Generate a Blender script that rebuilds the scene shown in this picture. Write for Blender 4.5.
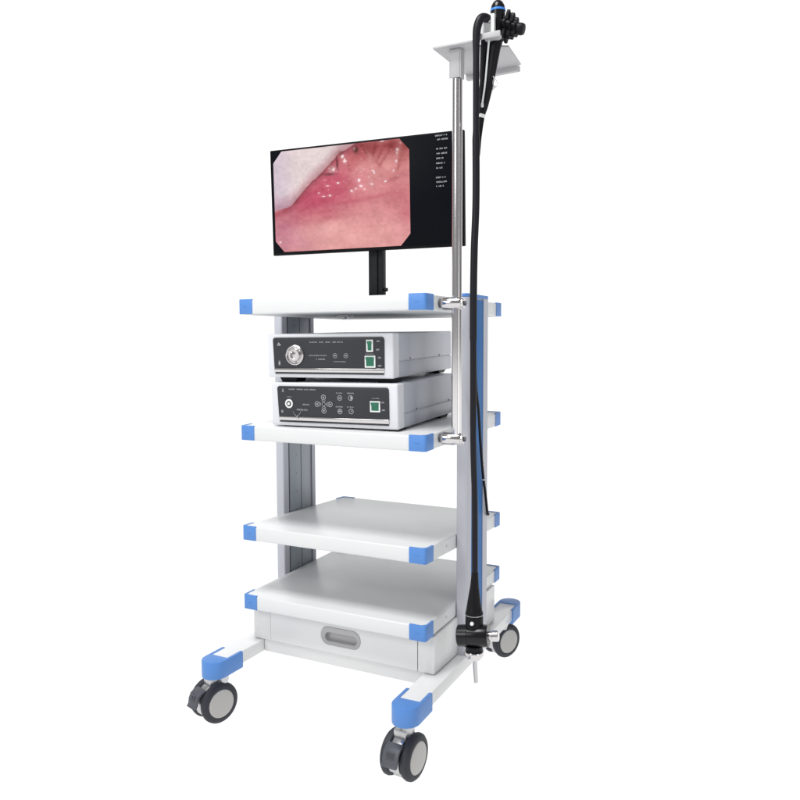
import bpy, bmesh, math, random
import numpy as np
from mathutils import Vector, Matrix
random.seed(4)
for o in list(bpy.data.objects): bpy.data.objects.remove(o)
SC = bpy.context.scene
COL = SC.collection
G = 0.228                       # height of the ground in the survey coordinates used below
R = math.radians

# ------------------------------------------------------------------ camera
cam_d = bpy.data.cameras.new('camera')
cam_d.sensor_width = 36; cam_d.lens = 36 * 773.87 / 800
cam_d.clip_start = 0.05; cam_d.clip_end = 100
cam = bpy.data.objects.new('camera', cam_d); COL.objects.link(cam)
_r = Vector((0.89076469, 0.45445704, -0.00265739)); _u = Vector((-0.03024322, 0.06511094, 0.99741963))
_f = Vector((-0.4534574, 0.88838582, -0.07174277))
M = Matrix.Identity(4)
for i in range(3):
    M[i][0] = _r[i]; M[i][1] = _u[i]; M[i][2] = -_f[i]
M[0][3], M[1][3], M[2][3] = 1.25051, -1.55735, 1.18679 - G
cam.matrix_world = M
SC.camera = cam

# ------------------------------------------------------------------ lighting: invented world glow, white ahead, dimmed elsewhere to shape the shading
W_BACK, W_FRONT = 0.30, 1.16
world = bpy.data.worlds.new('World'); SC.world = world; world.use_nodes = True
nt = world.node_tree; nt.nodes.clear()
tc = nt.nodes.new('ShaderNodeTexCoord')
dot = nt.nodes.new('ShaderNodeVectorMath'); dot.operation = 'DOT_PRODUCT'; dot.inputs[1].default_value = (-0.4535, 0.888, -0.07)
mr = nt.nodes.new('ShaderNodeMapRange'); mr.interpolation_type = 'SMOOTHSTEP'
mr.inputs[1].default_value = 0.46; mr.inputs[2].default_value = 0.72
mr.inputs[3].default_value = W_BACK; mr.inputs[4].default_value = W_FRONT
bg = nt.nodes.new('ShaderNodeBackground'); out = nt.nodes.new('ShaderNodeOutputWorld')
bg.inputs[0].default_value = (1, 1, 1, 1)
nt.links.new(tc.outputs['Generated'], dot.inputs[0]); nt.links.new(dot.outputs['Value'], mr.inputs[0])
sep = nt.nodes.new('ShaderNodeSeparateXYZ'); nt.links.new(tc.outputs['Generated'], sep.inputs[0])
lo = nt.nodes.new('ShaderNodeMapRange'); lo.inputs[1].default_value = 0.0; lo.inputs[2].default_value = -0.04   # added glow from below, keeps the floor white and shadowless
lo.inputs[3].default_value = 0.0; lo.inputs[4].default_value = W_FRONT
mxm = nt.nodes.new('ShaderNodeMath'); mxm.operation = 'MAXIMUM'; nt.links.new(sep.outputs[2], lo.inputs[0])
nt.links.new(mr.outputs[0], mxm.inputs[0]); nt.links.new(lo.outputs[0], mxm.inputs[1]); nt.links.new(mxm.outputs[0], bg.inputs[1]); nt.links.new(bg.outputs[0], out.inputs[0])

def area(name, loc, aim, size, power, color=(1, 1, 1), sy=None):
    d = bpy.data.lights.new(name, 'AREA'); d.energy = power; d.size = size; d.color = color
    if sy: d.shape = 'RECTANGLE'; d.size_y = sy
    o = bpy.data.objects.new(name, d); COL.objects.link(o); o.location = loc
    o.rotation_euler = (Vector(aim) - Vector(loc)).to_track_quat('-Z', 'Y').to_euler()
    return o
area('key_softbox', (-1.5, -5.2, 3.6), (0.25, 0.25, 0.7), 2.2, 120, (1, 0.99, 0.97))
area('top_softbox', (0.1, -1.7, 5.2), (0.25, 0.2, 0.3), 1.6, 185)

area('right_strip_fill', (3.4, -1.2, 1.3), (0.5, 0.1, 0.9), 0.6, 9, sy=2.6)  # added unseen fill, puts a bright streak on the pole
SC.view_settings.view_transform = 'Standard'; SC.view_settings.look = 'None'
SC.view_settings.exposure = 0.0; SC.view_settings.gamma = 1
SC.render.resolution_x = SC.render.resolution_y = 1024

# ------------------------------------------------------------------ materials
def mat(name, base, rough=.4, metal=0., bump=0., bscale=200., coat=0., var=0., spec=.5, aniso=None):
    m = bpy.data.materials.new(name); m.use_nodes = True
    t = m.node_tree; b = t.nodes['Principled BSDF']
    b.inputs['Base Color'].default_value = (*base, 1); b.inputs['Roughness'].default_value = rough
    b.inputs['Metallic'].default_value = metal; b.inputs['Coat Weight'].default_value = coat
    b.inputs['Coat Roughness'].default_value = .08; b.inputs['Specular IOR Level'].default_value = spec
    co = t.nodes.new('ShaderNodeTexCoord')
    if var:
        n = t.nodes.new('ShaderNodeTexNoise'); n.inputs['Scale'].default_value = 9; n.inputs['Detail'].default_value = 5
        t.links.new(co.outputs['Object'], n.inputs['Vector'])
        mx = t.nodes.new('ShaderNodeMix'); mx.data_type = 'RGBA'
        mx.inputs[6].default_value = (*[c * (1 - var) for c in base], 1); mx.inputs[7].default_value = (*[min(1, c * (1 + var)) for c in base], 1)
        t.links.new(n.outputs['Fac'], mx.inputs[0]); t.links.new(mx.outputs[2], b.inputs['Base Color'])
        r2 = t.nodes.new('ShaderNodeMapRange'); r2.inputs[3].default_value = rough * .85; r2.inputs[4].default_value = rough * 1.2
        t.links.new(n.outputs['Fac'], r2.inputs[0]); t.links.new(r2.outputs[0], b.inputs['Roughness'])
    if bump:
        n = t.nodes.new('ShaderNodeTexNoise'); n.inputs['Scale'].default_value = bscale; n.inputs['Detail'].default_value = 3
        mp = t.nodes.new('ShaderNodeMapping')
        if aniso: mp.inputs['Scale'].default_value = aniso
        t.links.new(co.outputs['Object'], mp.inputs[0]); t.links.new(mp.outputs[0], n.inputs['Vector'])
        bp = t.nodes.new('ShaderNodeBump'); bp.inputs['Strength'].default_value = bump; bp.inputs['Distance'].default_value = .001
        t.links.new(n.outputs['Fac'], bp.inputs['Height']); t.links.new(bp.outputs[0], b.inputs['Normal'])
    return m
WHITE = mat('white_powder_coat', (.75, .755, .76), .30, bump=.15, bscale=900, coat=.25, var=.015)
GLOSS = mat('white_shelf_enamel', (.72, .735, .74), .32, bump=.05, bscale=500, coat=.12, spec=.35, var=.015)
UNITW = mat('cool_white_case', (.70, .715, .755), .42, bump=.2, bscale=1300, var=.01)
UNITG = mat('cool_grey_case_cover', (.46, .485, .54), .38, coat=.1, bump=.15, bscale=1300, var=.02)
ALU = mat('anodised_aluminium', (.52, .53, .585), .45, metal=.1, bump=.2, bscale=90, var=.02, aniso=(1, 1, .02))
ALUD = mat('channel_aluminium', (.34, .37, .41), .40, metal=.3, bump=.3, bscale=60, var=.08, aniso=(1, 1, .05))
GROOVE = mat('dark_slot', (.05, .055, .065), .6)
UNDER_SHADE = mat('grey_underside_shade', (.50, .515, .53), .5, var=.02)  # grey stands in for shade below the white shelves
BLUE = mat('blue_plastic', (.085, .245, .62), .42, bump=.2, bscale=1500, var=.02)
BLUEP = mat('blue_strip_plastic', (.020, .150, .43), .5, var=.03, spec=.2)
CHROME = mat('polished_steel', (.66, .64, .645), .12, metal=1.)
POLE = mat('brushed_steel_pole', (.72, .70, .705), .15, metal=1.)
STEEL = mat('satin_steel', (.56, .56, .57), .30, metal=.9, bump=.1, bscale=200, var=.03)
PLATE = mat('painted_hanger_plate', (.45, .45, .465), .45, var=.02)
TYRE = mat('dark_grey_tyre', (.026, .028, .038), .6, bump=.2, bscale=400, var=.06)
DISC = mat('pale_wheel_disc', (.50, .49, .47), .4, var=.02)
PEDAL = mat('grey_pedal_plastic', (.075, .08, .095), .5, bump=.2, bscale=700, var=.05)
BLACK = mat('black_rubber', (.006, .006, .008), .45, bump=.25, bscale=300, var=.1, spec=.18)
BLACKG = mat('black_gloss_plastic', (.006, .006, .008), .25, spec=.35)
GREYTUBE = mat('dark_grey_sheath', (.009, .009, .013), .42, var=.1, spec=.22)
BEZEL = mat('black_bezel', (.003, .003, .004), .4, spec=.12)
SCREEN = mat('screen_glass', (.0035, .0045, .007), .35, spec=.05)
POST = mat('black_post', (.010, .011, .013), .45, bump=.15, bscale=600, spec=.25)
PANEL = mat('charcoal_panel_film', (.022, .023, .030), .5, bump=.1, bscale=900)
PRINT = mat('pale_print', (.44, .44, .46), .5)
GREEN = mat('green_rocker', (.007, .155, .085), .35, coat=.1)
SWW = mat('white_switch_frame', (.78, .80, .80), .35)
DISP = mat('grey_recess_plastic', (.42, .42, .43), .4)
GAPD = mat('shadow_gap', (.10, .10, .10), .7)

# ------------------------------------------------------------------ mesh helpers (survey coordinates, metres)
def new(): return bmesh.new()
def box(bm, x0, y0, z0, x1, y1, z1, bev=0., seg=2):
    r = bmesh.ops.create_cube(bm, size=1)['verts']
    bmesh.ops.transform(bm, verts=r, matrix=Matrix.Translation(((x0+x1)/2, (y0+y1)/2, (z0+z1)/2)) @ Matrix.Diagonal((abs(x1-x0), abs(y1-y0), abs(z1-z0), 1)))
    if bev:
        e = list({e for v in r for e in v.link_edges})
        bmesh.ops.bevel(bm, geom=e, offset=bev, segments=seg, affect='EDGES', profile=.5)
    return bm
def prism(bm, pts, z0, z1, bev=0., axis='z'):
    """polygon extruded along an axis. axis z: pts (x,y); axis y: pts (x,z); axis x: pts (y,z)"""
    def P(a, b, c): return {'z': (a, b, c), 'y': (a, c, b), 'x': (c, a, b)}[axis]
    lo = [bm.verts.new(P(a, b, z0)) for a, b in pts]; hi = [bm.verts.new(P(a, b, z1)) for a, b in pts]
    fs = [bm.faces.new(lo), bm.faces.new(hi)]; n = len(pts)
    for i in range(n): fs.append(bm.faces.new((lo[i], lo[(i+1) % n], hi[(i+1) % n], hi[i])))
    bmesh.ops.recalc_face_normals(bm, faces=fs)
    if bev:
        e = [e for e in set(fs[0].edges) | set(fs[1].edges)]
        bmesh.ops.bevel(bm, geom=e, offset=bev, segments=2, affect='EDGES', profile=.5)
    return bm
def frame_of(d):
    d = Vector(d).normalized(); a = Vector((0, 0, 1)) if abs(d.z) < .9 else Vector((1, 0, 0))
    u = d.cross(a).normalized(); return d, u, d.cross(u)
def tube(bm, pts, rad, n=16, cap=True):
    """swept round section through pts with a radius (or one per point)"""
    pts = [Vector(p) for p in pts]; rad = rad if hasattr(rad, '__len__') else [rad] * len(pts)
    rings = []; d, u, v = frame_of(pts[1] - pts[0])
    for i, p in enumerate(pts):
        t = (pts[min(i+1, len(pts)-1)] - pts[max(i-1, 0)]).normalized()
        u = (u - t * u.dot(t)).normalized(); v = t.cross(u)
        rings.append([bm.verts.new(p + (u * math.cos(2*math.pi*k/n) + v * math.sin(2*math.pi*k/n)) * rad[i]) for k in range(n)])
    for a, b in zip(rings, rings[1:]):
        for k in range(n): bm.faces.new((a[k], a[(k+1) % n], b[(k+1) % n], b[k])).smooth = True
    if cap: bm.faces.new(rings[0][::-1]); bm.faces.new(rings[-1])
    return bm
def lathe(bm, p, d, prof, n=32):
    """prof: (distance along d, radius) pairs"""
    p = Vector(p); d, u, v = frame_of(d); rings = []
    for s, r in prof:
        c = p + d * s
        rings.append([c] if r < 1e-6 else [c + (u*math.cos(2*math.pi*k/n) + v*math.sin(2*math.pi*k/n))*r for k in range(n)])
    rv = [[bm.verts.new(q) for q in r] for r in rings]
    for a, b in zip(rv, rv[1:]):
        for k in range(n):
            k2 = (k+1) % n
            if len(a) == 1: f = (a[0], b[k], b[k2])
            elif len(b) == 1: f = (a[k], a[k2], b[0])
            else: f = (a[k], a[k2], b[k2], b[k])
            if len(set(f)) > 2: bm.faces.new(f).smooth = True
    for r, fl in ((rv[0], 1), (rv[-1], 0)):
        if len(r) > 1: bm.faces.new(r[::-1] if fl else r)
    return bm
def spline(pts, k=8):
    """Catmull-Rom through pts"""
    P = [Vector(p) for p in pts]; P = [P[0]*2-P[1]] + P + [P[-1]*2-P[-2]]; o = []
    for i in range(1, len(P)-2):
        for j in range(k):
            t = j/k; a, b, c, d = P[i-1:i+3]
            o.append(.5*((2*b)+(c-a)*t+(2*a-5*b+4*c-d)*t*t+(3*b-a-3*c+d)*t**3))
    o.append(P[-2]); return o
def arc(cx, cy, r, a0, a1, n=8):
    return [(cx+r*math.cos(R(a0+(a1-a0)*i/n)), cy+r*math.sin(R(a0+(a1-a0)*i/n))) for i in range(n+1)]
def rrect(x0, z0, x1, z1, r, n=6):
    return arc(x1-r, z0+r, r, -90, 0, n) + arc(x1-r, z1-r, r, 0, 90, n) + arc(x0+r, z1-r, r, 90, 180, n) + arc(x0+r, z0+r, r, 180, 270, n)

ROOTO = {}
def thing(name, label, cat, loc, rot=None, local=False, group=None):
    """Empty at the base of a thing; parts built in survey coordinates unless local"""
    o = bpy.data.objects.new(name, None); COL.objects.link(o)
    o.location = (loc[0], loc[1], loc[2] - G)
    if rot is not None: o.rotation_euler = rot.to_euler()
    o['label'] = label; o['category'] = cat
    if group: o['group'] = group
    o.empty_display_size = .05
    ROOTO[o.name] = Vector((0, 0, 0)) if local else Vector(loc)
    return o
def top(o):
    while o.parent: o = o.parent
    return o
def join(b, b2, mi):
    for f in b2.faces: f.material_index = mi
    me = bpy.data.meshes.new('tmp'); b2.to_mesh(me); b2.free(); b.from_mesh(me); bpy.data.meshes.remove(me)
def part(name, bm, m, parent, label=None, fn=None, sharp=35, raw=False):
    ms = m if isinstance(m, (list, tuple)) else [m]
    off = Vector((0, 0, 0)) if raw else ROOTO[top(parent).name]
    if fn:
        for v in bm.verts: v.co = fn(v.co)
    for v in bm.verts: v.co -= off
    bmesh.ops.recalc_face_normals(bm, faces=bm.faces[:])
    me = bpy.data.meshes.new(name); bm.to_mesh(me); bm.free()
    for p in me.polygons: p.use_smooth = True
    me.set_sharp_from_angle(angle=R(sharp))
    for q in ms: me.materials.append(q)
    o = bpy.data.objects.new(name, me); COL.objects.link(o); o.parent = parent
    if label: o['label'] = label
    return o

# ------------------------------------------------------------------ the setting: added ground, made translucent so light from below hides shadows
bm = new(); bmesh.ops.create_circle(bm, cap_ends=True, segments=96, radius=5.5)
me = bpy.data.meshes.new('added_floor'); bm.to_mesh(me); bm.free()
fl = bpy.data.objects.new('added_floor', me); COL.objects.link(fl); fl['kind'] = 'structure'; fl.location = (0, 1, 0)
m = bpy.data.materials.new('shadowless_backlit_floor'); m.use_nodes = True
t = m.node_tree; t.nodes.clear(); o_ = t.nodes.new('ShaderNodeOutputMaterial')
tr = t.nodes.new('ShaderNodeBsdfTranslucent'); tr.inputs[0].default_value = (.97, .97, .97, 1)
df = t.nodes.new('ShaderNodeBsdfDiffuse'); df.inputs[0].default_value = (.9, .9, .9, 1)
mx = t.nodes.new('ShaderNodeMixShader'); mx.inputs[0].default_value = .06
t.links.new(tr.outputs[0], mx.inputs[1]); t.links.new(df.outputs[0], mx.inputs[2]); t.links.new(mx.outputs[0], o_.inputs[0])
me.materials.append(m)

# ------------------------------------------------------------------ the trolley
W, D, T = .52, .4987, .0385
trolley = thing('medical_trolley', 'tall white equipment trolley with four shelves, blue corner caps and four castors', 'trolley', (.26, .25, G))

# --- shelves
def cap_bm(w=.0425, wall=.0055, z0=0., z1=0.):
    """blue corner cap for the corner at the origin, arms along +x and +y"""
    b = new(); r = .007
    outer = [(w, 0)] + [(w, wall)]
    pts = arc(r, r, r, 180, 270, 6) + [(w, 0), (w, wall), (wall*2.6, wall), (wall, wall*2.6), (wall, w), (0, w)]
    prism(b, pts, z0, z1, .0012)
    # underside and inner body of the cap hugging the slab
    prism(b, [(.002, .002), (w-.001, .002), (w-.001, .010), (.010, w-.001), (.002, w-.001)], z0+.0004, z0+.004)
    # small moulded mark on the front face
    for i in range(5):
        x = .016 + i*.0022
        box(b, x, -.0005, (z0+z1)/2+.001*math.sin(i*1.7)-.0006, x+.0018, .0005, (z0+z1)/2+.001*math.sin(i*1.7)+.0006)
    return b
shelf_spec = [(1.3001, 0.), (.9827, .0153), (.7254, -.013), (.5452, .0123)]
for zi, (zt, e) in enumerate(shelf_spec):
    tilt = lambda v, e=e: Vector((v.x, v.y, v.z + e * v.y / D))
    b = new(); box(b, .0015, .0015, zt - T + .001, W-.0015, D-.0015, zt - .0012, .0035, 3)
    sh = part('shelf', b, GLOSS, trolley, fn=tilt)
    for sx in (0, 1):
        for sy in (0, 1):
            b = cap_bm(z0=zt - T + .0014, z1=zt + .0003)
            f = lambda v, sx=sx, sy=sy, tilt=tilt: tilt(Vector((W - v.x if sx else v.x, D - v.y if sy else v.y, v.z)))
            part('corner_cap', b, BLUE, sh, fn=f)
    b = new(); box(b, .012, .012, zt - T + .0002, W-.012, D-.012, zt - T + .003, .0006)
    part('underside_shade_panel', b, UNDER_SHADE, sh, fn=tilt)  # added sheet, its grey darkens the shelf underside like shade
    # side screws
    for y in (.12, .36):
        b = new()
        lathe(b, (W-.0020, y, zt - T/2), (1, 0, 0), [(0, .0035), (.0012, .0035), (.0018, .0022), (.0018, 0)], 12)
        part('screw', b, STEEL, sh, fn=tilt)
    if zi == 0:
        b = new(); lathe(b, (.190, .20, zt-T+.002), (0, 0, -1), [(0, .024), (.004, .024), (.005, .020), (.005, .008), (.010, .007), (.010, 0)], 28)
        part('mounting_flange', b, STEEL, sh, label='round steel plate under the top shelf')

# --- columns: aluminium extrusions outside the shelf ends
def column(xi, xo, y0, y1, sgn):
    """xi inner face x, xo outer face x"""
    ztop, zbot = 1.300, .4155
    w = abs(xo - xi); b = new(); r = .009
    d = .004
    ga, gb = y0 + .028, y1 - (.022 if sgn < 0 else .034)
    # section in (u, y), u = 0 at the inner face, w at the outer face
    sec = [(0, y0+.002), (.002, y0)] + [(w - r + r*math.sin(R(a)), y0 + r - r*math.cos(R(a))) for a in (0, 22, 45, 67, 90)]
    sec += [(w, ga), (w-d, ga), (w-d, gb), (w, gb), (w, y1-.003), (w-.003, y1), (0, y1), (0, gb), (d, gb), (d, ga), (0, ga)]
    pts = [(xi + sgn*u, y) for u, y in sec]
    prism(b, pts, zbot, ztop)
    c = part('column', b, ALU, trolley, sharp=25)
    # dark channel with slots on the inner face
    b = new()
    box(b, xi + sgn*(d-.0035), ga + .0015, zbot + .01, xi + sgn*(d+.002), gb - .0015, ztop - .01, .0006)
    bi = b; b = new()
    for y in (ga - .004, gb + .001):
        box(b, xi - sgn*.0006, y, zbot + .02, xi + sgn*.002, y + .0032, ztop - .02)
    ym = (ga+gb)/2
    box(b, xi - sgn*.0002, ym + .003, zbot+.02, xi + sgn*.002, ym + .0042, ztop-.02)
    for k in range(16):
        z = .46 + k*.052
        lathe(b, (xi + sgn*.0008, ym - .02, z), (-sgn, 0, 0), [(0, .0010), (.0012, .0010), (.0012, 0)], 8)
    join(bi, b, 1); part('channel_insert', bi, [ALUD, GROOVE], c)
    # blue insert on the outer face
    b = new(); box(b, xo - sgn*(d+.001), ga + .0008, zbot + .02, xo - sgn*.0008, gb - .0008, ztop - .004, .0006)
    part('blue_strip', b, BLUEP, c)
    b = new(); prism(b, [(xi - sgn*.001 + sgn*u*1.04, y) for u, y in sec[:7] + sec[10:13]], ztop, ztop + .009, .002)
    part('top_cap', b, BLUE, c)
    return c
column(0, -.029, .184, .342, -1)
column(W, W + .028, .177, .318, 1)

# --- drawer cabinet under the lowest shelf
CX0, CX1, CY0, CY1, CZ0, CZ1 = .001, .523, .041, .445, .4175, .5062
b = new(); box(b, CX0, CY0+.016, CZ0, CX1, CY1, CZ1, .0012)
box(b, CX0, CY0, CZ0+.0005, .0545, CY0+.0175, CZ1-.0005, .001); box(b, .4805, CY0-.001, CZ0+.0005, CX1-.0003, CY0+.0175, CZ1-.0005, .001)
cab = part('drawer_cabinet', b, WHITE, trolley, fn=lambda v: Vector((v.x, v.y, v.z + (.0123*v.y/D if v.z > .48 else 0))))
# drawer front with a recessed pull
b = new(); hx0, hx1, hz0, hz1 = .210, .325, .438, .485
front = [(.0557, CZ0+.001), (.4785, CZ0+.001), (.4785, CZ1-.001), (.0557, CZ1-.001)]
hole = rrect(hx0, hz0, hx1, hz1, .0225, 8)
yf = CY0 - .0005
ov = [b.verts.new((x, yf, z)) for x, z in front]; hv = [b.verts.new((x, yf, z)) for x, z in hole]
ed = [b.edges.new((ov[i], ov[(i+1) % 4])) for i in range(4)] + [b.edges.new((hv[i], hv[(i+1) % len(hv)])) for i in range(len(hv))]
bmesh.ops.triangle_fill(b, edges=ed, use_beauty=True)
for lo, dep in ((ov, .016), (hv, .014)):
    bk = [b.verts.new((v.co.x, yf + dep, v.co.z)) for v in lo]
    for i in range(len(lo)): b.faces.new((lo[i], lo[(i+1) % len(lo)], bk[(i+1) % len(lo)], bk[i]))
dr = part('drawer_front', b, WHITE, cab)
b = new()
rim = rrect(hx0+.0005, hz0+.0005, hx1-.0005, hz1-.0005, .0222, 8); inn = rrect(hx0+.011, hz0+.009, hx1-.011, hz1-.015, .0115, 8)
dp = rrect(hx0+.013, hz0+.010, hx1-.013, hz1-.017, .0100, 8)
L = [[b.verts.new((x, y, z)) for x, z in ring] for ring, y in ((rim, yf-.0012), (inn, yf+.0015), (dp, yf+.013))]
for a, c in zip(L, L[1:]):
    for i in range(len(a)): b.faces.new((a[i], a[(i+1) % len(a)], c[(i+1) % len(c)], c[i]))
b.faces.new(L[-1])
bk = [b.verts.new((v.co.x, yf+.002, v.co.z)) for v in L[0]]
for i in range(len(bk)): b.faces.new((L[0][i], L[0][(i+1) % len(bk)], bk[(i+1) % len(bk)], bk[i]))
part('recessed_handle', b, DISP, cab, label='grey oval recessed pull')
b = new(); box(b, .4787, yf+.004, CZ0+.001, .4804, yf+.0155, CZ1-.001); part('shadow_gap', b, GAPD, cab)
b = new(); box(b, .0546, yf+.012, CZ0+.001, .0556, yf+.0155, CZ1-.001)
part('shadow_gap', b, GAPD, cab)

# --- base
b = new(); box(b, .0305, .046, .3845, .4965, .092, .4168, .0015); part('cross_beam', b, WHITE, trolley)
b = new(); box(b, .0305, .40, .378, .4965, .44, .4168, .0015); part('cross_beam', b, WHITE, trolley)
def foot_cap(b, x0, x1, ye, sg):
    """U-shaped end cap; ye outer end, sg +1 when the beam runs to +y"""
    xc, hw = (x0+x1)/2, (x1-x0)/2 + .0035
    P = [(xc + hw, ye + sg*.100)]
    P += [(xc + hw*math.cos(R(a)), ye + sg*(.034 - .034*math.sin(R(a)))) for a in range(0, 181, 12)]
    P += [(xc - hw, ye + sg*.100)]
    q = hw - .0085
    inner = [(xc - q, ye + sg*.100), (xc - q, ye + sg*.050), (xc + q, ye + sg*.050), (xc + q, ye + sg*.100)]
    prism(b, P + inner, .3745, .4175, .0022)
    # closed underside
    prism(b, [(xc-q-.002, ye+sg*.048), (xc+q+.002, ye+sg*.048), (xc+q+.002, ye+sg*.0985), (xc-q-.002, ye+sg*.0985)], .375, .3830)
def beam(x0, x1, rot):
    pv = Vector(((x0+x1)/2, -.09, 0))
    Rm = Matrix.Rotation(rot, 3, 'Z')
    f = lambda v: Rm @ (v - pv) + pv
    b = new(); box(b, x0, -.097, .3835, x1, .597, .4155, .0025)
    bo = part('base_beam', b, WHITE, trolley, fn=f)
    for ye, sg in ((-.146, 1), (.646, -1)):
        b = new(); foot_cap(b, x0, x1, ye, sg); part('foot_cap', b, BLUE, bo, fn=f)
    return f
fL = beam(-.029, .029, 0.); fR = beam(.4975, .555, R(1.35))

# --- castors
def wheel_prof(r, h):
    return [(-h, 0), (-h, .030), (-h*.86, r-.007), (-h*.55, r-.0022), (0, r), (h*.45, r-.0008), (h*.8, r-.0045), (h, r-.0115), (h, .0365), (h-.002, .0355)]
RW = .0518
def castor_meshes():
    """local frame: wheel axis = +x (outer disc), rolling forward = -y, wheel centre at the origin, ground at -RW"""
    out = []
    b = new()   # hood between the wheels
    sec = [(.0475*math.cos(R(a)), .0475*math.sin(R(a))) for a in range(-118, 212, 8)] + [(-.030, -.030)]
    prism(b, sec, -.0138, .0138, .002, axis='x')
    box(b, -.0165, -.020, .030, .0165, .022, .062, .004)
    lathe(b, (-.030, 0, 0), (1, 0, 0), [(0, .006), (.06, .006)], 16)
    out.append(('castor', b, STEEL))
    for s in (-1, 1):
        b = new(); lathe(b, (s*.0250, 0, 0), (s, 0, 0), wheel_prof(RW, .0118), 48); out.append(('tyre', b, TYRE))
        b = new(); lathe(b, (s*.0250, 0, 0), (s, 0, 0), [(.0085, .0368), (.0108, .0362), (.0125, .0345), (.0132, .030), (.0137, .015), (.0138, 0)], 40); out.append(('wheel_disc', b, DISC))
    b = new()   # brake pedal
    pr = [(-.054, .030), (-.061, .022), (-.064, .008), (-.063, -.006), (-.066, -.014), (-.0605, -.012), (-.0575, -.004), (-.058, .008), (-.055, .018), (-.048, .026), (-.040, .031), (-.042, .036)]
    ca2, sa2 = math.cos(R(-11)), math.sin(R(-11))
    pr = [(y*ca2 - z*sa2, (y*sa2 + z*ca2)*.92) for y, z in pr]
    prism(b, pr, -.0195, .0195, .0015, axis='x')
    for z in (.018, .023, .028): box(b, -.010, -.0630 + (z-.018)*.35, z, .010, -.0590 + (z-.018)*.35, z+.0016)
    out.append(('brake_pedal', b, PEDAL))
    return out
C0 = castor_meshes(); CM = []
for n_, b, m_ in C0:
    bmesh.ops.recalc_face_normals(b, faces=b.faces[:])
    me = bpy.data.meshes.new(n_); b.to_mesh(me); b.free()
    for p in me.polygons: p.use_smooth = True
    me.set_sharp_from_angle(angle=R(32)); me.materials.append(m_); CM.append((n_, me))
def castor(x, y, az, pedal=True, sx=None, sy=None):
    """az: compass angle of the outer wheel disc, from -y towards +x, degrees"""
    z = G + RW; sx = x if sx is None else sx; sy = y if sy is None else sy
    root = None
    for n_, me in CM:
        if n_ == 'brake_pedal' and not pedal: continue
        o = bpy.data.objects.new(n_, me); COL.objects.link(o)
        if root is None:
            root = o; o.parent = trolley
            o.location = Vector((x, y, z)) - ROOTO[trolley.name]; o.rotation_euler = (0, 0, R(az - 90))
        else: o.parent = root
    b = new(); lathe(b, (0, 0, .040), (0, 0, 1), [(0, .012), (.012, .0155), (.0600, .0155)], 24)
    loc = Matrix.Rotation(-R(az - 90), 3, 'Z') @ Vector((sx - x, sy - y, 0))
    for v in b.verts: v.co += loc
    part('swivel_stem', b, STEEL, root, raw=True)
castor(.503, -.077, 86, True, .512, -.080); castor(-.052, -.060, 72, True, -.031, -.050)
castor(.464, .665, 63, False, .480, .640); castor(.0, .60, 70, False)

# --- pole with clamps and the hanger plate
PX, PY = .5585, .085
b = new(); tube(b, [(PX, PY, .955), (PX, PY, 1.30), (PX, PY, 1.60), (PX, PY, 1.835)], .0116, 72)
pole = part('hanging_pole', b, POLE, trolley, label='polished steel pole clamped to the shelf ends')
for z in (1.279, .968):
    b = new()
    lathe(b, (.5225, PY-.006, z+.001), (1, .10, -.01), [(0, .009), (.004, .0135), (.008, .0145), (.047, .0145), (.049, .0135), (.050, .0115), (.053, .0115), (.0545, .0095), (.0545, 0)], 28)
    part('clamp', b, CHROME, pole)
    b = new(); lathe(b, (.5185, PY-.006, z+.001), (1, .1, 0), [(0, .010), (.0055, .010)], 20)
    part('clamp_collar', b, PEDAL, pole)
    b = new(); lathe(b, (PX+.018, PY+.002, z+.0005), (1, .1, 0), [(0, .0065), (.0035, .0065), (.0035, 0)], 6)
    part('clamp_bolt', b, PEDAL, pole)
# hanger: pole socket of folded plate, deck plate with slot and rolled rear edge
ZP = 1.840
b = new()
deck = [(.513, .050), (.607, .052), (.612, .060), (.612, .108), (.633, .108), (.633, .060), (.640, .054), (.672, .056), (.669, .066), (.656, .076), (.648, .108), (.667, .118), (.656, .236), (.515, .246)]
prism(b, deck, ZP, ZP+.0035)
prism(b, [(.645, .236), (.650, .241), (.650, .249), (.515, .255), (.515, .240)], ZP-.0115, ZP+.002, .0015)
box(b, .614, .0465, ZP-.001, .672, .0515, ZP+.011, .001)     # front lip
hang = part('hanger_plate', b, PLATE, pole, label='light grey folded plate on top of the pole')
b = new()
box(b, PX-.0135, PY-.0155, ZP-.063, PX+.0120, PY-.0125, ZP-.001, .0008)
box(b, PX+.0118, PY-.0145, ZP-.064, PX+.0145, PY+.006, ZP-.001, .0008)
box(b, PX-.0125, PY-.0125, ZP-.005, PX+.0118, PY+.012, ZP-.0005)
part('pole_socket', b, PLATE, pole)
b = new()
box(b, .6115, .070, ZP+.0036, .6440, .074, ZP+.046, .001); box(b, .6430, .0665, ZP+.0036, .6515, .077, ZP+.057, .001)
part('holder_upright', b, WHITE, pole, label='white upright cradle on the hanger plate')

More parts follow.
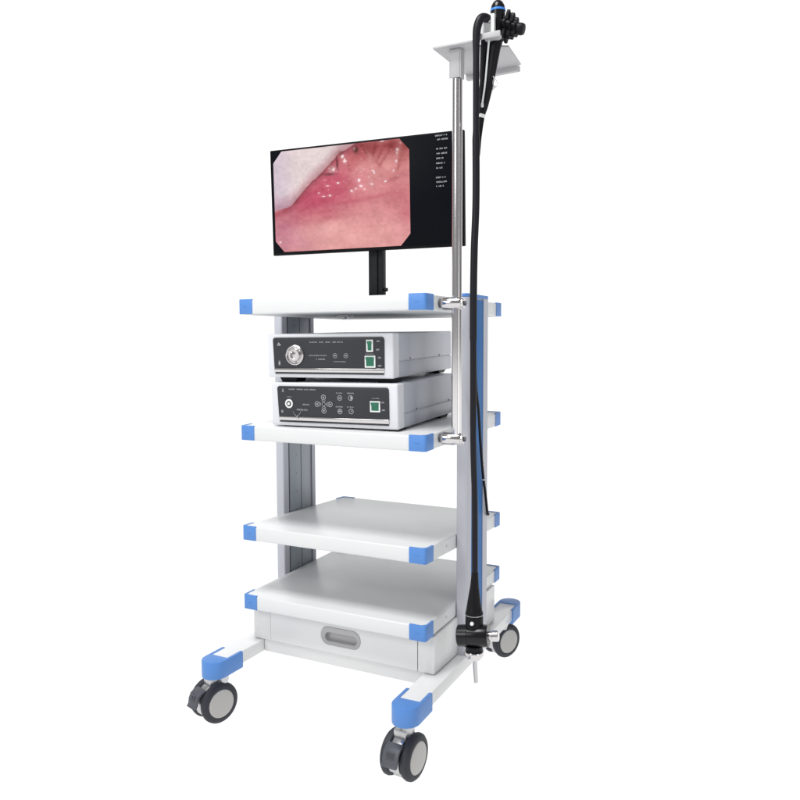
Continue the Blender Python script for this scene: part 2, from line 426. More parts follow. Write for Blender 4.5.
# ------------------------------------------------------------------ monitor
mon = thing('monitor', 'black flat monitor on a black post showing a pink picture beside small white text', 'monitor', (.263, .25, 1.3001))
b = new(); box(b, .243, .236, 1.3085, .269, .262, 1.60, .0015); box(b, .2695, .239, 1.3085, .283, .259, 1.60, .001)
ps = part('post', b, POST, mon)
b = new(); box(b, .195, .19, 1.3006, .335, .31, 1.3085, .002); part('base_plate', b, POST, mon)
b = new(); lathe(b, (.2832, .249, 1.330), (1, 0, 0), [(0, .003), (.004, .003), (.004, .005), (.009, .005), (.009, 0)], 12); part('clamp_knob', b, BLACKG, ps)
b = new(); box(b, .225, .219, 1.52, .305, .236, 1.60, .002); part('wall_mount', b, POST, mon)
MR = Matrix(((0.99629568, -0.08593607, 0.00314667), (0.08599366, 0.99562846, -0.03645628), (0, 0.03659183, 0.99933029)))
MO = Vector((.2477, .2, 1.5667))
fm = lambda v: MR @ v + MO        # local x across, y depth (away), z up; origin = centre of the front face
mw, mh = .5434/2, .278/2
b = new(); box(b, -mw, .0006, -mh, mw, .014, mh, .002); box(b, -mw*.7, .012, -mh*.75, mw*.7, .022, mh*.6, .006)
part('housing', b, BEZEL, mon, fn=fm)
b = new(); box(b, -mw+.0035, 0, -mh+.007, mw-.0035, .004, mh-.0035, .0004); scr = part('screen', b, SCREEN, mon, fn=fm)

# the picture on the screen: a fine grid coloured by a function
def vnoise(u, v, s, seed):
    rs = np.random.RandomState(seed); g = rs.rand(s+2, s+2)
    x, y = np.clip(u, 0, .9999)*s, np.clip(v, 0, .9999)*s; i, j = x.astype(int), y.astype(int); fx, fy = x-i, y-j
    fx, fy = fx*fx*(3-2*fx), fy*fy*(3-2*fy)
    return (g[i, j]*(1-fx)+g[i+1, j]*fx)*(1-fy)+(g[i, j+1]*(1-fx)+g[i+1, j+1]*fx)*fy
def ss(a, b, x): t = np.clip((x-a)/(b-a), 0, 1); return t*t*(3-2*t)
def tissue(u, v):
    """sRGB colour at u (left-right), v (top-bottom) of the endoscopic picture"""
    N = lambda s, k: vnoise(u, v, s, k) - .5
    C = lambda r, g, b_: np.array([r, g, b_], float)/255
    base = C(218, 138, 140)[None]*np.ones((len(u), 1))
    def lay(c, w): 
        nonlocal base
        w = np.clip(w, 0, 1)[:, None]; base = base*(1-w) + c[None]*w
    def blob(cx, cy, rx, ry, ang=0):
        dx, dy = u-cx, v-cy; c_, s_ = math.cos(R(ang)), math.sin(R(ang))
        a, b_ = (dx*c_+dy*s_)/rx, (-dx*s_+dy*c_)/ry
        return np.exp(-(a*a+b_*b_) + .9*N(7, 3) + .5*N(15, 4))
    lay(C(228, 160, 156), blob(.55, .92, .5, .22)); lay(C(222, 146, 148), .8*blob(.85, .75, .3, .2))
    lay(C(203, 132, 150), .8*blob(.05, .9, .22, .2)); lay(C(200, 130, 145), .5*blob(.12, .65, .12, .12))
    lay(C(188, 74, 98), 1.0*blob(.30, .50, .22, .16, -20)); lay(C(200, 92, 112), .8*blob(.50, .32, .16, .2, 10))
    lay(C(205, 90, 110), .6*blob(.46, .42, .2, .12)); lay(C(190, 92, 98), .7*blob(.62, .12, .25, .10))
    lay(C(216, 140, 138), .8*blob(.80, .28, .16, .14)); lay(C(192, 100, 108), .5*blob(.93, .5, .12, .2))
    lay(C(166, 66, 68), .75*blob(.86, .05, .18, .08)); lay(C(158, 70, 66), .75*blob(.97, .10, .05, .12))
    lay(C(198, 105, 118), .55*blob(.45, .60, .3, .05, -12)); lay(C(224, 150, 155), .6*blob(.50, .585, .07, .02, -8))
    lay(C(186, 92, 104), .35*blob(.35, .70, .3, .03, -8)); lay(C(140, 52, 56), .55*blob(.80, .12, .012, .07, 20))
    lay(C(140, 60, 60), .4*blob(.72, .09, .012, .06, -20)); lay(C(160, 80, 88), .3*blob(.9, .36, .1, .02, -20))
    # redder ridges and darker creases at the top
    for cx, cy, rx, ry, a_, w_ in ((.70, .10, .010, .09, -25, .55), (.76, .07, .014, .08, 12, .5), (.83, .16, .012, .10, 28, .55), (.88, .05, .03, .05, 0, .6), (.66, .02, .05, .03, 0, .6), (.93, .22, .012, .09, 10, .45), (.57, .20, .010, .07, -10, .4), (.79, .22, .010, .06, -30, .35)):
        lay(C(140, 56, 58), .75*w_*blob(cx, cy, rx, ry, a_))
    for cx, cy, rx, ry, a_, w_ in ((.73, .16, .02, .07, -15, .5), (.66, .24, .03, .05, 20, .5), (.86, .24, .03, .05, 0, .45), (.60, .30, .03, .04, 0, .4)):
        lay(C(228, 158, 152), w_*blob(cx, cy, rx, ry, a_))
    for cx, cy, rx, ry, a_, w_ in ((.30, .44, .10, .03, -35, .5), (.24, .55, .10, .03, -20, .5), (.40, .50, .10, .03, -20, .45), (.55, .55, .14, .02, -14, .4), (.75, .52, .16, .02, -14, .35), (.38, .62, .22, .02, -12, .35), (.42, .30, .03, .05, 20, .4)):
        lay(C(184, 74, 94), .8*w_*blob(cx, cy, rx, ry, a_))
    lay(C(232, 168, 164), .45*blob(.35, .80, .2, .07, -8)); lay(C(232, 166, 162), .45*blob(.72, .86, .2, .08, -8)); lay(C(190, 110, 132), .45*blob(.06, .80, .06, .1)); lay(C(196, 100, 112), .4*blob(.97, .62, .04, .2))
    # pale fold in the upper left corner
    fx = np.array([-.05, 0, .06, .13, .18, .23, .30, .36, .41, .46, .50, .56, .62, .70]); fy = np.array([.60, .59, .575, .55, .49, .41, .32, .265, .205, .14, .09, .045, 0, -.06])
    e = v - np.interp(u, fx, fy) + .020*N(10, 9) + .008*N(40, 19)
    lay(C(104, 48, 54), .85*np.exp(-((e-.006)/.010)**2)*ss(.02, .2, u)*(u < .64)); lay(C(168, 72, 88), .6*np.exp(-((e-.03)/.035)**2)*(u < .66))
    w = (1-ss(-.014, .004, e))
    foldc = C(226, 208, 208)[None] + (C(190, 142, 148)-C(226, 208, 208))[None]*np.clip(ss(-.16, 0, e)*.95, 0, 1)[:, None] + (C(206, 188, 204)-C(226, 208, 208))[None]*(ss(.22, 0, u)*.8)[:, None]
    foldc = foldc + (C(196, 160, 176)-foldc)*(ss(.38, .58, v)*ss(.3, 0, u)*.6)[:, None]
    base = base*(1-w[:, None]) + foldc*w[:, None]
    # dark cleft and pale polyp near the fold
    lay(C(72, 34, 36), .9*np.exp(-(((u-.487-.02*(v-.17))/.007)**2+((v-.175)/.060)**2))); lay(C(196, 158, 150), .8*np.exp(-(((u-.447)/.028)**2+((v-.225)/.036)**2)))
    lay(C(90, 48, 48), .7*np.exp(-(((u-.425)/.045)**2+((v-.268)/.012)**2))); lay(C(84, 48, 46), .9*np.exp(-(((u-.625)/.018)**2+((v-.06)/.035)**2))); lay(C(205, 180, 172), .7*np.exp(-(((u-.615)/.008)**2+((v-.05)/.014)**2)))
    lay(C(104, 44, 46), .6*np.exp(-(((u-.515)/.02)**2+((v-.075)/.02)**2)))
    # wet highlights
    rs = np.random.RandomState(12)
    hl = [(.53, .11, .013, .016), (.545, .155, .011, .018), (.745, .29, .012, .018), (.64, .355, .013, .016), (.655, .41, .012, .012), (.59, .445, .010, .010), (.62, .43, .008, .007), (.73, .40, .013, .016), (.83, .38, .007, .012),
          (.91, .205, .007, .012), (.94, .03, .008, .022), (.925, .10, .012, .016), (.915, .14, .006, .02), (.82, .005, .02, .008), (.49, .36, .009, .006), (.41, .38, .010, .005), (.38, .475, .012, .005), (.43, .475, .010, .007), (.345, .44, .006, .004), (.46, .225, .010, .014),
          (.715, .33, .007, .007), (.60, .465, .006, .006), (.035, .90, .008, .010), (.89, .29, .006, .008), (.68, .44, .008, .005), (.40, .32, .006, .004)]
    for cx, cy, rx, ry in hl:
        q = ((u-cx)/rx)**2+((v-cy)/ry)**2 + 2.6*vnoise(u, v, 70, int(cx*999)+3) - 1.1
        lay(C(250, 236, 236), 1.1*ss(1.25, .35, q)*(((u-cx)/rx)**2+((v-cy)/ry)**2 < 4))
        lay(C(226, 168, 172), .30*np.exp(-(((u-cx)/(rx*2.4))**2+((v-cy)/(ry*2.2))**2)))
    for _ in range(60):
        cx, cy = rs.rand()*.55+.38, rs.rand()*.42+.08; r = .002+.003*rs.rand()
        lay(C(246, 215, 218), .6*np.exp(-(((u-cx)/r)**2+((v-cy)/r)**2)))
    g = (N(40, 1)*.05 + N(90, 2)*.04 + N(12, 5)*.05 + N(150, 6)*.03)
    gr = base.mean(1)[:, None]; base = (gr + (base-gr)*.90)*1.02
    base = base*(1 - .10*ss(.25, -.05, v)*ss(.5, .8, u))[:, None]
    return np.clip(base + g[:, None]*np.array([1, .8, .85]), 0, 1)
ix0, ix1, iz0, iz1 = -.2615, .1300, -.1305, .1335
NX, NY = 196, 132
b = new(); grid = {}
for j in range(NY+1):
    for i in range(NX+1):
        u, v = i/NX, j/NY; x, z = u*(ix1-ix0), v*(iz1-iz0)
        cut = .029
        # squash the grid into a rectangle with cut corners
        zz = z; xx = x; Hh = iz1-iz0; Ww = ix1-ix0
        dz = min(z, Hh-z); ins = max(0, cut - dz)*.9
        xx = ins + (Ww-2*ins)*u
        grid[i, j] = b.verts.new((ix0+xx, -.0006, iz1-zz))
for j in range(NY):
    for i in range(NX): b.faces.new((grid[i, j], grid[i+1, j], grid[i+1, j+1], grid[i, j+1]))
co = np.array([v.co[:] for v in b.verts]); uu = (co[:, 0]-ix0)/(ix1-ix0); vv = (iz1-co[:, 2])/(iz1-iz0)
rgb = tissue(uu, vv); lin = np.where(rgb <= .04045, rgb/12.92, ((rgb+.055)/1.055)**2.4)
m = bpy.data.materials.new('screen_picture'); m.use_nodes = True; t = m.node_tree; t.nodes.clear()
at = t.nodes.new('ShaderNodeAttribute'); at.attribute_name = 'picture'; em = t.nodes.new('ShaderNodeEmission'); em.inputs[1].default_value = 1.0
oo = t.nodes.new('ShaderNodeOutputMaterial'); t.links.new(at.outputs['Color'], em.inputs[0]); t.links.new(em.outputs[0], oo.inputs[0])
pic = part('screen_image', b, m, scr, fn=fm, label='pink endoscopic picture with a pale fold and wet highlights')
ca = pic.data.color_attributes.new('picture', 'FLOAT_COLOR', 'POINT')
ca.data.foreach_set('color', np.hstack([lin, np.ones((len(lin), 1))]).astype(np.float32).ravel())

def glyph_row(b, x, z, h, n, y, place=lambda p: p, gap=.35, breaks=()):
    """a line of tiny illegible characters, each a few strokes"""
    cx = x; w = h*.62; s = h*.17
    for k in range(n):
        if k in breaks: cx += w*1.5; continue
        def st(x0, z0, x1, z1): box(b, cx+x0*w, y-.0003, z+z0*h, cx+x1*w, y+.0003, z+z1*h)
        c = random.random()
        if c < .75: st(0, 0, .26, 1)
        if c > .25: st(.7, 0, .96, random.choice((1, .6, 1)))
        for q in random.sample((0., .42, .84), 2): st(0, q, .96, q+.16)
        cx += w*(1+gap)
    return cx
m_txt = bpy.data.materials.new('screen_text'); m_txt.use_nodes = True; bs = m_txt.node_tree.nodes['Principled BSDF']
bs.inputs['Base Color'].default_value = (.36, .36, .38, 1); bs.inputs['Emission Color'].default_value = (.8, .85, .9, 1); bs.inputs['Emission Strength'].default_value = .18
b = new()
for z, x, n, br in ((.1290, .199, 11, (7, 9)), (.1195, .204, 10, (3,)), (.0975, .2016, 10, (2, 6)), (.0860, .2024, 10, (3,)), (.0745, .2013, 7, (4,)), (.0628, .2011, 8, (6,)), (.0515, .201, 6, (2,)), (.0285, .1997, 9, (5, 7)), (.0177, .2006, 10, ()), (.0080, .2005, 7, (1, 5))):
    glyph_row(b, x, z, .0033, n, -.0006, breaks=br)
part('screen_text', b, m_txt, scr, fn=fm)

# ------------------------------------------------------------------ instrument units
def R3(yaw, pit, rol): return Matrix.Rotation(yaw, 4, 'Z') @ Matrix.Rotation(pit, 4, 'X') @ Matrix.Rotation(rol, 4, 'Y')
def switch(b_frame, b_rock, x0, z0, x1, z1, y=-.0035):
    f = .0032
    for q in ((x0, z0, x1, z0+f), (x0, z1-f, x1, z1), (x0, z0+f, x0+f, z1-f), (x1-f, z0+f, x1, z1-f)): box(b_frame, q[0], y-.0025, q[1], q[2], y+.003, q[3])
    zm = (z0+z1)/2
    pts = [(y+.002, z0+f), (y-.0005, z0+f), (y-.0015, zm), (y-.0075, z1-f), (y+.002, z1-f)]
    prism(b_rock, pts, x0+f+.0003, x1-f-.0003, axis='x')
def ring(b, x, z, r, wd=.0009, y=-.0036, n=24):
    lathe(b, (x, y+.0006, z), (0, -1, 0), [(0, r-wd), (.0009, r-wd), (.0009, r), (0, r)], n)
def textobj(s, size, x, z, y=-.0034):
    """text as mesh; returned as a bmesh standing in the front plane"""
    cu = bpy.data.curves.new('t', 'FONT'); cu.body = s; cu.size = size; cu.extrude = .0002; cu.offset = size*.02
    o = bpy.data.objects.new('t', cu); COL.objects.link(o)
    me = bpy.data.meshes.new_from_object(o); bpy.data.objects.remove(o)
    b = new(); b.from_mesh(me); bpy.data.meshes.remove(me)
    for v in b.verts: v.co = Vector((x+v.co.x, y-v.co.z, z+v.co.y))
    return b
def merge(b, b2):
    me = bpy.data.meshes.new('tmp'); b2.to_mesh(me); b2.free(); b.from_mesh(me); bpy.data.meshes.remove(me)
def unit(name, label, o, rot, w, h, dep, px0, px1, pz1, zs, feet, seam, taper=.002):
    th = thing(name, label, 'instrument', o, rot=R3(*rot), local=True)
    # white front bezel: slightly thicker frame
    b = new(); box(b, -w/2, 0, 0, w/2, .037, h, .0045, 4); part('front_bezel', b, UNITW, th)
    b = new()   # cover and lower tray with a seam between
    box(b, -w/2+.0015, .0372, seam+.0007, w/2-.0008, dep, h-.0005, .003, 3)
    box(b, -w/2+.0015, .0372, .0006, w/2-.0010, dep, seam-.0005, .002)
    box(b, -w/2+.003, .04, seam-.003, w/2-.003, dep-.003, seam+.003)
    cs = part('case', b, UNITG, th)
    for yy in (.108, .325):
        b = new()
        lathe(b, (w/2-.0012, yy, seam+.004), (1, 0, 0), [(0, .0022), (.0012, .0022), (.0016, .0012), (.0016, 0)], 12)
        part('screw', b, GROOVE, cs)
    for fx in ((-w/2+.045), (w/2-.045)) if False else (-w/2+.052, w/2-.026):
        for fy, hh in zip((.035, dep-.075), feet):
            b = new(); ft = .028
            P = [(fx-.024, fy-.026), (fx+.024, fy-.026), (fx+.024, fy+.030), (fx-.024, fy+.030)]
            lo = [b.verts.new((fx+(x-fx)*.82, fy+(y-fy)*.80, -hh)) for x, y in P]; hi = [b.verts.new((x, y, .0008)) for x, y in P]
            b.faces.new(lo); b.faces.new(hi)
            for i in range(4): b.faces.new((lo[i], lo[(i+1) % 4], hi[(i+1) % 4], hi[i]))
            part('rubber_foot', b, BLACK, th)
    # dark panel with cut upper corners, trim strip along its lower edge
    b = new(); r = .007; t_ = .0035
    pts = [(px0+.0025, zs+.0005), (px1-.0005, zs+.0005), (px1, pz1-r*2)] + arc(px1-r, pz1-r, r, 0, 90, 5) + arc(px0+r, pz1-r, r, 90, 180, 5) + [(px0+.0003, pz1-r*2)]
    prism(b, pts, -.0033, .002, .0004, axis='y')
    pn = part('control_panel', b, PANEL, th)
    b = new(); box(b, px0+.002, -.0042, zs-.0105, px1-.0005, .002, zs+.0002, .0018, 3); part('trim_strip', b, CHROME, pn)
    b = new(); box(b, px0+.004, -.0032, zs-.0145, px1-.002, .002, zs-.0110, .0006); part('strip_shadow_lip', b, PANEL, pn)
    return th, pn
# upper: light source
lu, pn = unit('light_source_unit', 'upper white instrument box with a chrome round socket and two green rocker switches', (.2444, .035, 1.1058), (.0854, .026, -.0015), .3408, .1078, .43, -.1525, .148, .0988, .0237, (.0118, .0075), .0395)
b = new(); cx, cz = -.0900, .0557
lathe(b, (cx, -.0030, cz), (0, -1, 0), [(0, .0255), (.003, .0255), (.0045, .0245), (.0050, .0225), (.0040, .0205), (.0015, .0195), (.0015, .0165), (.0060, .0160), (.0085, .0140), (.0085, .0095), (.003, .0085), (.003, 0)], 48)
for k in range(3):
    a = R(35+120*k); box(b, cx+.0175*math.cos(a)-.002, -.0075, cz+.0175*math.sin(a)-.002, cx+.0175*math.cos(a)+.002, -.003, cz+.0175*math.sin(a)+.002, .0006)
lathe(b, (cx-.005, -.006, cz+.003), (.2, -1, .1), [(0, .0045), (.005, .0040), (.0055, 0)], 16)
part('light_socket', b, CHROME, pn)
bf, br = new(), new()
switch(bf, br, .1035, .0635, .1205, .0920); part('switch_frame', bf, SWW, pn); part('rocker_switch', br, GREEN, pn, label='narrow green rocker switch')
bf, br = new(), new()
switch(bf, br, .0990, .0262, .1260, .0545); part('switch_frame', bf, SWW, pn); part('rocker_switch', br, GREEN, pn, label='square green rocker switch')
b = new()
glyph_row(b, -.049, .0855, .0028, 38, -.0034, breaks=(9, 10, 16, 17, 24, 25, 30)); glyph_row(b, -.051, .0535, .0024, 24, -.0034); glyph_row(b, -.032, .0440, .0033, 9, -.0034, breaks=(1,))
glyph_row(b, .0165, .0390, .0020, 19, -.0034)
for x in (.0195, .0486):
    ring(b, x, .0541, .0056, .0007); box(b, x-.002, -.0038, .0530, x+.0025, -.0033, .0552)
glyph_row(b, .0995, .0575, .0018, 15, -.0034)
for s, x, z in (('ON', .1290, .0868), ('OFF', .1275, .0668), ('ON', .1320, .0480), ('OFF', .1320, .0288)): merge(b, textobj(s, .0050, x, z))
# warning triangle and type mark
for a_, c_ in (((-.1395, .0795), (-.1315, .0795)), ((-.1315, .0795), (-.1355, .0865)), ((-.1355, .0865), (-.1395, .0795))):
    p0, p1 = Vector((a_[0], -.0036, a_[1])), Vector((c_[0], -.0036, c_[1])); tube(b, [p0, p1], .0007, 6)
box(b, -.1362, -.0038, .0812, -.1348, -.0033, .0838); box(b, -.1335, -.0038, .0795, -.1300, -.0033, .0820)
box(b, -.1375, -.0038, .0310, -.1320, -.0033, .0322); box(b, -.1370, -.0038, .0335, -.1325, -.0033, .0375); ring(b, -.1347, .0395, .0022, .0007)
part('panel_print', b, PRINT, pn)

# lower: video processor
vu, pn = unit('video_processor_unit', 'lower white instrument box with round key buttons and a single green rocker switch', (.2577, .03, .9864), (.0371, .036, -.0062), .3505, .1074, .37, -.1545, .1533, .0990, .0240, (.0040, .0072), .0345)
bf, br = new(), new()
switch(bf, br, .1055, .0412, .1315, .0672); part('switch_frame', bf, SWW, pn); part('rocker_switch', br, GREEN, pn)
b = new(); lathe(b, (-.1208, -.003, .0556), (0, -1, 0), [(0, .0112), (.0012, .0112), (.0020, .0105), (.0020, .0072), (.0010, .0068), (.0010, .0038), (.0035, .0034), (.0035, 0)], 28)
part('connector_ring', b, SWW, pn)
b = new(); lathe(b, (-.1208, -.0042, .0556), (0, -1, 0), [(0, .0066), (.0006, .0066), (.0006, 0)], 24); part('connector_core', b, PANEL, pn)
b = new()
for x, z in ((-.0217, .0732), (-.0402, .0565), (-.0036, .0566), (-.0213, .0405)):
    ring(b, x, z, .0064, .0011); 
for x, z, dx, dz in ((-.0217, .0732, 0, 1), (-.0402, .0565, -1, 0), (-.0036, .0566, 1, 0), (-.0213, .0405, 0, -1)):
    px, pz = -dz, dx
    f0 = [(x+dx*.0030, z+dz*.0030), (x-dx*.0018+px*.0026, z-dz*.0018+pz*.0026), (x-dx*.0018-px*.0026, z-dz*.0018-pz*.0026)]
    prism(b, f0, -.0040, -.0033, axis='y')
    for s in (-1, 1):      # diamond petals towards the centre key
        tube(b, [Vector((x-dx*.0072+px*s*.0050, -.0036, z-dz*.0072+pz*s*.0050)), Vector((x-dx*.0115, -.0036, z-dz*.0115))], .0006, 5)
ring(b, -.0216, .0566, .0048, .0006)
for k, (x, z) in enumerate(((.0232, .0725), (.0530, .0730), (.0230, .0402), (.0534, .0410))):
    ring(b, x, z, .0063, .0010)
    if k == 0: box(b, x-.003, -.0038, z-.0018, x+.003, -.0033, z-.0008); box(b, x-.003, -.0038, z+.0006, x+.003, -.0033, z+.0016)
    if k == 1: prism(b, [(x, z-.0042), (x+.003, z-.003), (x+.0042, z), (x+.003, z+.003), (x, z+.0042)], -.0040, -.0033, axis='y')
    if k == 2: box(b, x-.004, -.0038, z-.0009, x+.004, -.0033, z+.0009); box(b, x-.003, -.0038, z+.0022, x+.003, -.0033, z+.0032)
    if k == 3: tube(b, [Vector((x, -.0036, z)), Vector((x+.003, -.0036, z-.0008))], .0006, 5); tube(b, [Vector((x, -.0036, z)), Vector((x+.0002, -.0036, z+.003))], .0006, 5)
for x, z, n in ((.0138, .0830, 8), (.0430, .0830, 9), (.0118, .0500, 9), (.0430, .0500, 8)): glyph_row(b, x, z, .0026, n, -.0034, breaks=(2,) if n == 8 else ())
glyph_row(b, -.1200, .0900, .0027, 34, -.0034, breaks=(8, 9, 18, 25)); glyph_row(b, -.0820, .0530, .0030, 8, -.0034); glyph_row(b, -.0985, .0395, .0038, 10, -.0034); glyph_row(b, -.1265, .0715, .0018, 9, -.0034)
glyph_row(b, .1100, .0725, .0020, 12, -.0034)
for s, x, z in (('ON', .1340, .0625), ('OFF', .1350, .0445)): merge(b, textobj(s, .0046, x, z))
for a_, c_ in (((-.1405, .0850), (-.1345, .0850)), ((-.1375, .0925), (-.1395, .0868)), ((-.1375, .0925), (-.1355, .0868))):
    tube(b, [Vector((a_[0], -.0036, a_[1])), Vector((c_[0], -.0036, c_[1]))], .0006, 6)
box(b, -.1435, -.0038, .0330, -.1423, -.0033, .0385); box(b, -.1423, -.0038, .0330, -.1385, -.0033, .0341); box(b, -.1423, -.0038, .0352, -.1395, -.0033, .0363); box(b, -.1423, -.0038, .0374, -.1385, -.0033, .0385)
part('panel_print', b, PRINT, pn)
b = new()     # thin dangling loop of wire over the trim strip
tube(b, spline([(-.1085, -.0045, .0375), (-.104, -.007, .030), (-.0985, -.0075, .0262), (-.0965, -.0075, .018), (-.0955, -.0075, .0262), (-.090, -.007, .030), (-.0865, -.0045, .0370)], 5), .0006, 6)
part('wire_tag', b, STEEL, pn)

# ------------------------------------------------------------------ the flexible scope hanging on the pole
sc = thing('flexible_endoscope', 'black flexible scope hanging from the pole top, its long tube ending in a black connector', 'endoscope', (.648, .098, 1.845))
b = new(); ax = Vector((.0005, 0, 1))
lathe(b, (.6480, .099, 1.850), (0, 0, 1), [(0, .0135), (.012, .0150), (.045, .0160), (.062, .0162), (.0735, .0150), (.0815, .0105), (.086, .005), (.087, 0)], 36)
body = part('control_body', b, BLACKG, sc)
b = new(); lathe(b, (.6480, .099, 1.9115), (0, 0, 1), [(0, .0162), (.0004, .0170), (.0046, .0168), (.005, .016)], 36); part('blue_ring', b, mat('bright_blue_ring', (.05, .25, .75), .35), body)
# star-shaped angulation wheels
def star(c, d, r, th, n, dep):
    b = new(); d, u, v = frame_of(d); c = Vector(c); K = n*10; rings = []
    for s, k_ in ((-.5, .86), (-.36, 1), (.36, 1), (.5, .86)):
        rings.append([b.verts.new(c + d*th*s + (u*math.cos(2*math.pi*i/K)+v*math.sin(2*math.pi*i/K))*r*k_*(1-dep*.5+dep*.5*math.cos(n*2*math.pi*i/K))) for i in range(K)])
    for a_, b_ in zip(rings, rings[1:]):
        for i in range(K): b.faces.new((a_[i], a_[(i+1) % K], b_[(i+1) % K], b_[i]))
    b.faces.new(rings[0]); b.faces.new(rings[-1]); return b
kd = Vector((.95, .06, -.26)).normalized()
part('large_angle_wheel', star((.6685, .103, 1.8780), kd, .0345, .0075, 6, .34), BLACK, body)
part('middle_angle_wheel', star((.6765, .104, 1.8755), kd, .0290, .0110, 5, .40), BLACK, body)
part('small_angle_wheel', star((.6860, .105, 1.8725), kd, .0215, .0100, 5, .36), BLACK, body)
b = new(); lathe(b, (.655, .102, 1.880), kd, [(0, .012), (.036, .011), (.0365, .0120), (.040, .0128), (.048, .0128), (.0525, .0110), (.0535, .004), (.0535, 0)], 28); part('lock_knob', b, BLACK, body)
b = new(); lathe(b, (.6640, .093, 1.893), (.85, .1, .2), [(0, .004), (.006, .004), (.006, .0065), (.009, .0065), (.010, .004), (.010, 0)], 16)
part('valve_button', b, BLACK, body)
# light guide tube: elbow, long drop
pts = [(.640, .090, 1.876), (.6375, .076, 1.886), (.6330, .062, 1.8885), (.6270, .051, 1.884), (.6225, .044, 1.868), (.6210, .0405, 1.845), (.6205, .041, 1.796), (.620, .043, 1.649), (.620, .045, 1.500), (.6185, .0395, 1.392), (.6175, .0385, 1.283), (.6175, .039, 1.174), (.618, .0385, 1.064), (.6185, .039, .952), (.620, .045, .838), (.620, .048, .700), (.620, .0485, .660)]
sp = spline(pts, 8); n = len(sp)
rad = []
for q in sp:
    z = q.z
    rad.append((.0068 + .0024*ss(1.80, 1.875, np.array(z))) if z > 1.64 else (.0080 if z > 1.2 else .0072 if z > 1.0 else .0068))
b = new(); tube(b, sp, [float(r) for r in rad], 20); part('light_guide_tube', b, GREYTUBE, sc)
b = new(); lathe(b, (.6365, .0725, 1.8870), (-.35, -.9, .25), [(-.004, .0092), (-.003, .0104), (.003, .0104), (.004, .0092)], 24); part('elbow_ring', b, STEEL, body)
# tapering grip boot and companion sheath, joined at a pale ring
b = new(); tube(b, spline([(.6495, .088, 1.8425), (.6495, .080, 1.833), (.638, .078, 1.762), (.626, .078, 1.711), (.6195, .076, 1.686), (.6175, .070, 1.640), (.6165, .066, 1.60)], 6), [float(np.interp(i/36, [0, .16, .33, .5, .66, .83, 1], [.0130, .0128, .0100, .0090, .0080, .0050, .0040])) for i in range(37)], 22)
part('insertion_boot', b, BLACK, sc)
b = new(); tube(b, spline([(.6275, .077, 1.848), (.6265, .075, 1.839), (.6230, .073, 1.763), (.6185, .072, 1.710), (.617, .070, 1.69)], 6), [float(np.interp(i/24, [0, .25, .5, .75, 1], [.0090, .0085, .0062, .0050, .004])) for i in range(25)], 18)
part('channel_sheath', b, GREYTUBE, sc)
b = new(); tube(b, spline([(.6405, .0655, 1.845), (.6325, .0655, 1.758), (.6255, .0665, 1.712)], 5), [.0021]*6+[.0020]*5, 10); lathe(b, (.6255, .0665, 1.712), (-.05, 0, -1), [(0, .0022), (.002, .0030), (.009, .0030), (.010, 0)], 12)
part('pale_guide_rod', b, SWW, sc)
b = new(); lathe(b, (.6200, .0765, 1.6905), (-.25, -.05, -1), [(0, .0088), (.0005, .0093), (.0075, .0090), (.008, .0085)], 24); part('pale_ring', b, SWW, sc)
b = new(); hk = spline([(.6465, .074, 1.768), (.652, .072, 1.760), (.657, .071, 1.750), (.6555, .071, 1.744), (.649, .072, 1.741), (.6445, .074, 1.736)], 6); tube(b, hk, .0017, 8); tube(b, spline([(.650, .072, 1.762), (.6485, .070, 1.752), (.6500, .071, 1.744)], 5), .0014, 8)
part('steel_hook', b, STEEL, sc)
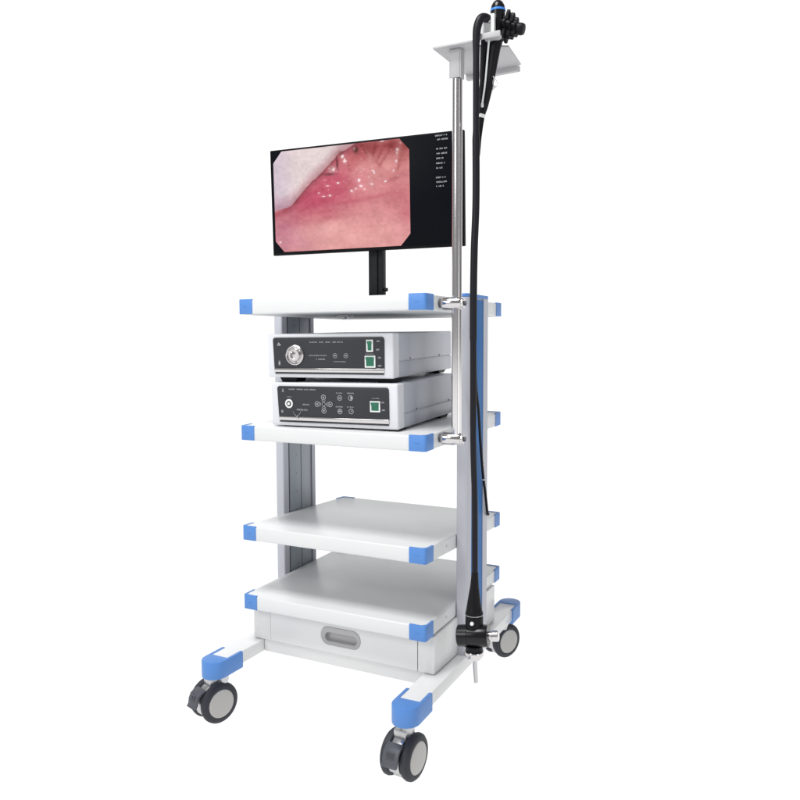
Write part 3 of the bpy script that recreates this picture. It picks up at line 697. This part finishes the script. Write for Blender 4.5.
# thin insertion tube running down behind and crossing the column
pts = [(.6165, .066, 1.62), (.612, .068, 1.55), (.605, .080, 1.42), (.597, .098, 1.287), (.588, .128, 1.12), (.580, .157, 1.067), (.575, .181, 1.030), (.568, .208, .978), (.561, .233, .938), (.5565, .262, .859), (.5545, .286, .803), (.5535, .302, .756), (.5525, .312, .747), (.545, .326, .742), (.520, .334, .738)]
b = new(); tube(b, spline(pts, 6), .0034, 12); ins = part('insertion_tube', b, BLACK, sc)
for p_ in ((.5575, .255, .885), (.5560, .267, .845)):
    b = new(); lathe(b, (p_[0], p_[1], p_[2]), (-.02, .25, -1), [(-.0014, .0034), (-.0012, .0041), (.0012, .0041), (.0014, .0034)], 14)
    part('depth_mark', b, SWW, ins, label='thin white depth marks')
# lower connector
b = new(); tube(b, [(.620, .0485, .672), (.6195, .0470, .640), (.6195, .0450, .600), (.6200, .0440, .585), (.6205, .0440, .582), (.6205, .0440, .545)], [.0075, .0100, .0160, .0185, .0200, .0205], 28); con = part('connector_boot', b, BLACK, sc)
b = new(); ca_ = Vector((.985, .17, .10))
lathe(b, (.584, .036, .524), ca_, [(0, 0), (0, .022), (.002, .0245), (.024, .0250), (.025, .0238), (.030, .0238), (.031, .0250), (.068, .0250), (.071, .0235), (.071, .0)], 36); part('connector_body', b, BLACKG, sc)
b = new(); lathe(b, (.652, .0475, .531), ca_, [(0, .0105), (.010, .0105), (.011, .0125), (.023, .0125), (.0245, .0110), (.0245, 0)], 28); part('side_port', b, CHROME, sc)
b = new(); lathe(b, (.6215, .041, .506), (.02, 0, -1), [(0, .0200), (.010, .0195), (.014, .0180)], 30); part('black_collar', b, BLACK, sc)
b = new(); lathe(b, (.6215, .041, .4935), (.02, 0, -1), [(0, .0215), (.002, .0225), (.010, .0215), (.019, .0150), (.0225, .0110), (.0225, 0)], 32)
lathe(b, (.604, .033, .487), (-.5, -.8, -.3), [(0, .0038), (.004, .0038), (.004, 0)], 10); part('steel_ferrule', b, CHROME, sc)
b = new(); lathe(b, (.6230, .041, .474), (.07, 0, -1), [(0, .0052), (.052, .0048), (.054, .0040), (.054, 0)], 20); part('light_guide_tip', b, STEEL, sc)
b = new(); lathe(b, (.6230, .0245, .562), (.1, -1, .05), [(0, .0045), (.0035, .0040), (.0042, 0)], 16); part('white_dot', b, SWW, con)
b = new(); lathe(b, (.6205, .044, .5775), (.02, 0, -1), [(0, .0207), (.0012, .0209), (.0014, .0205)], 28); part('pale_line', b, STEEL, con)
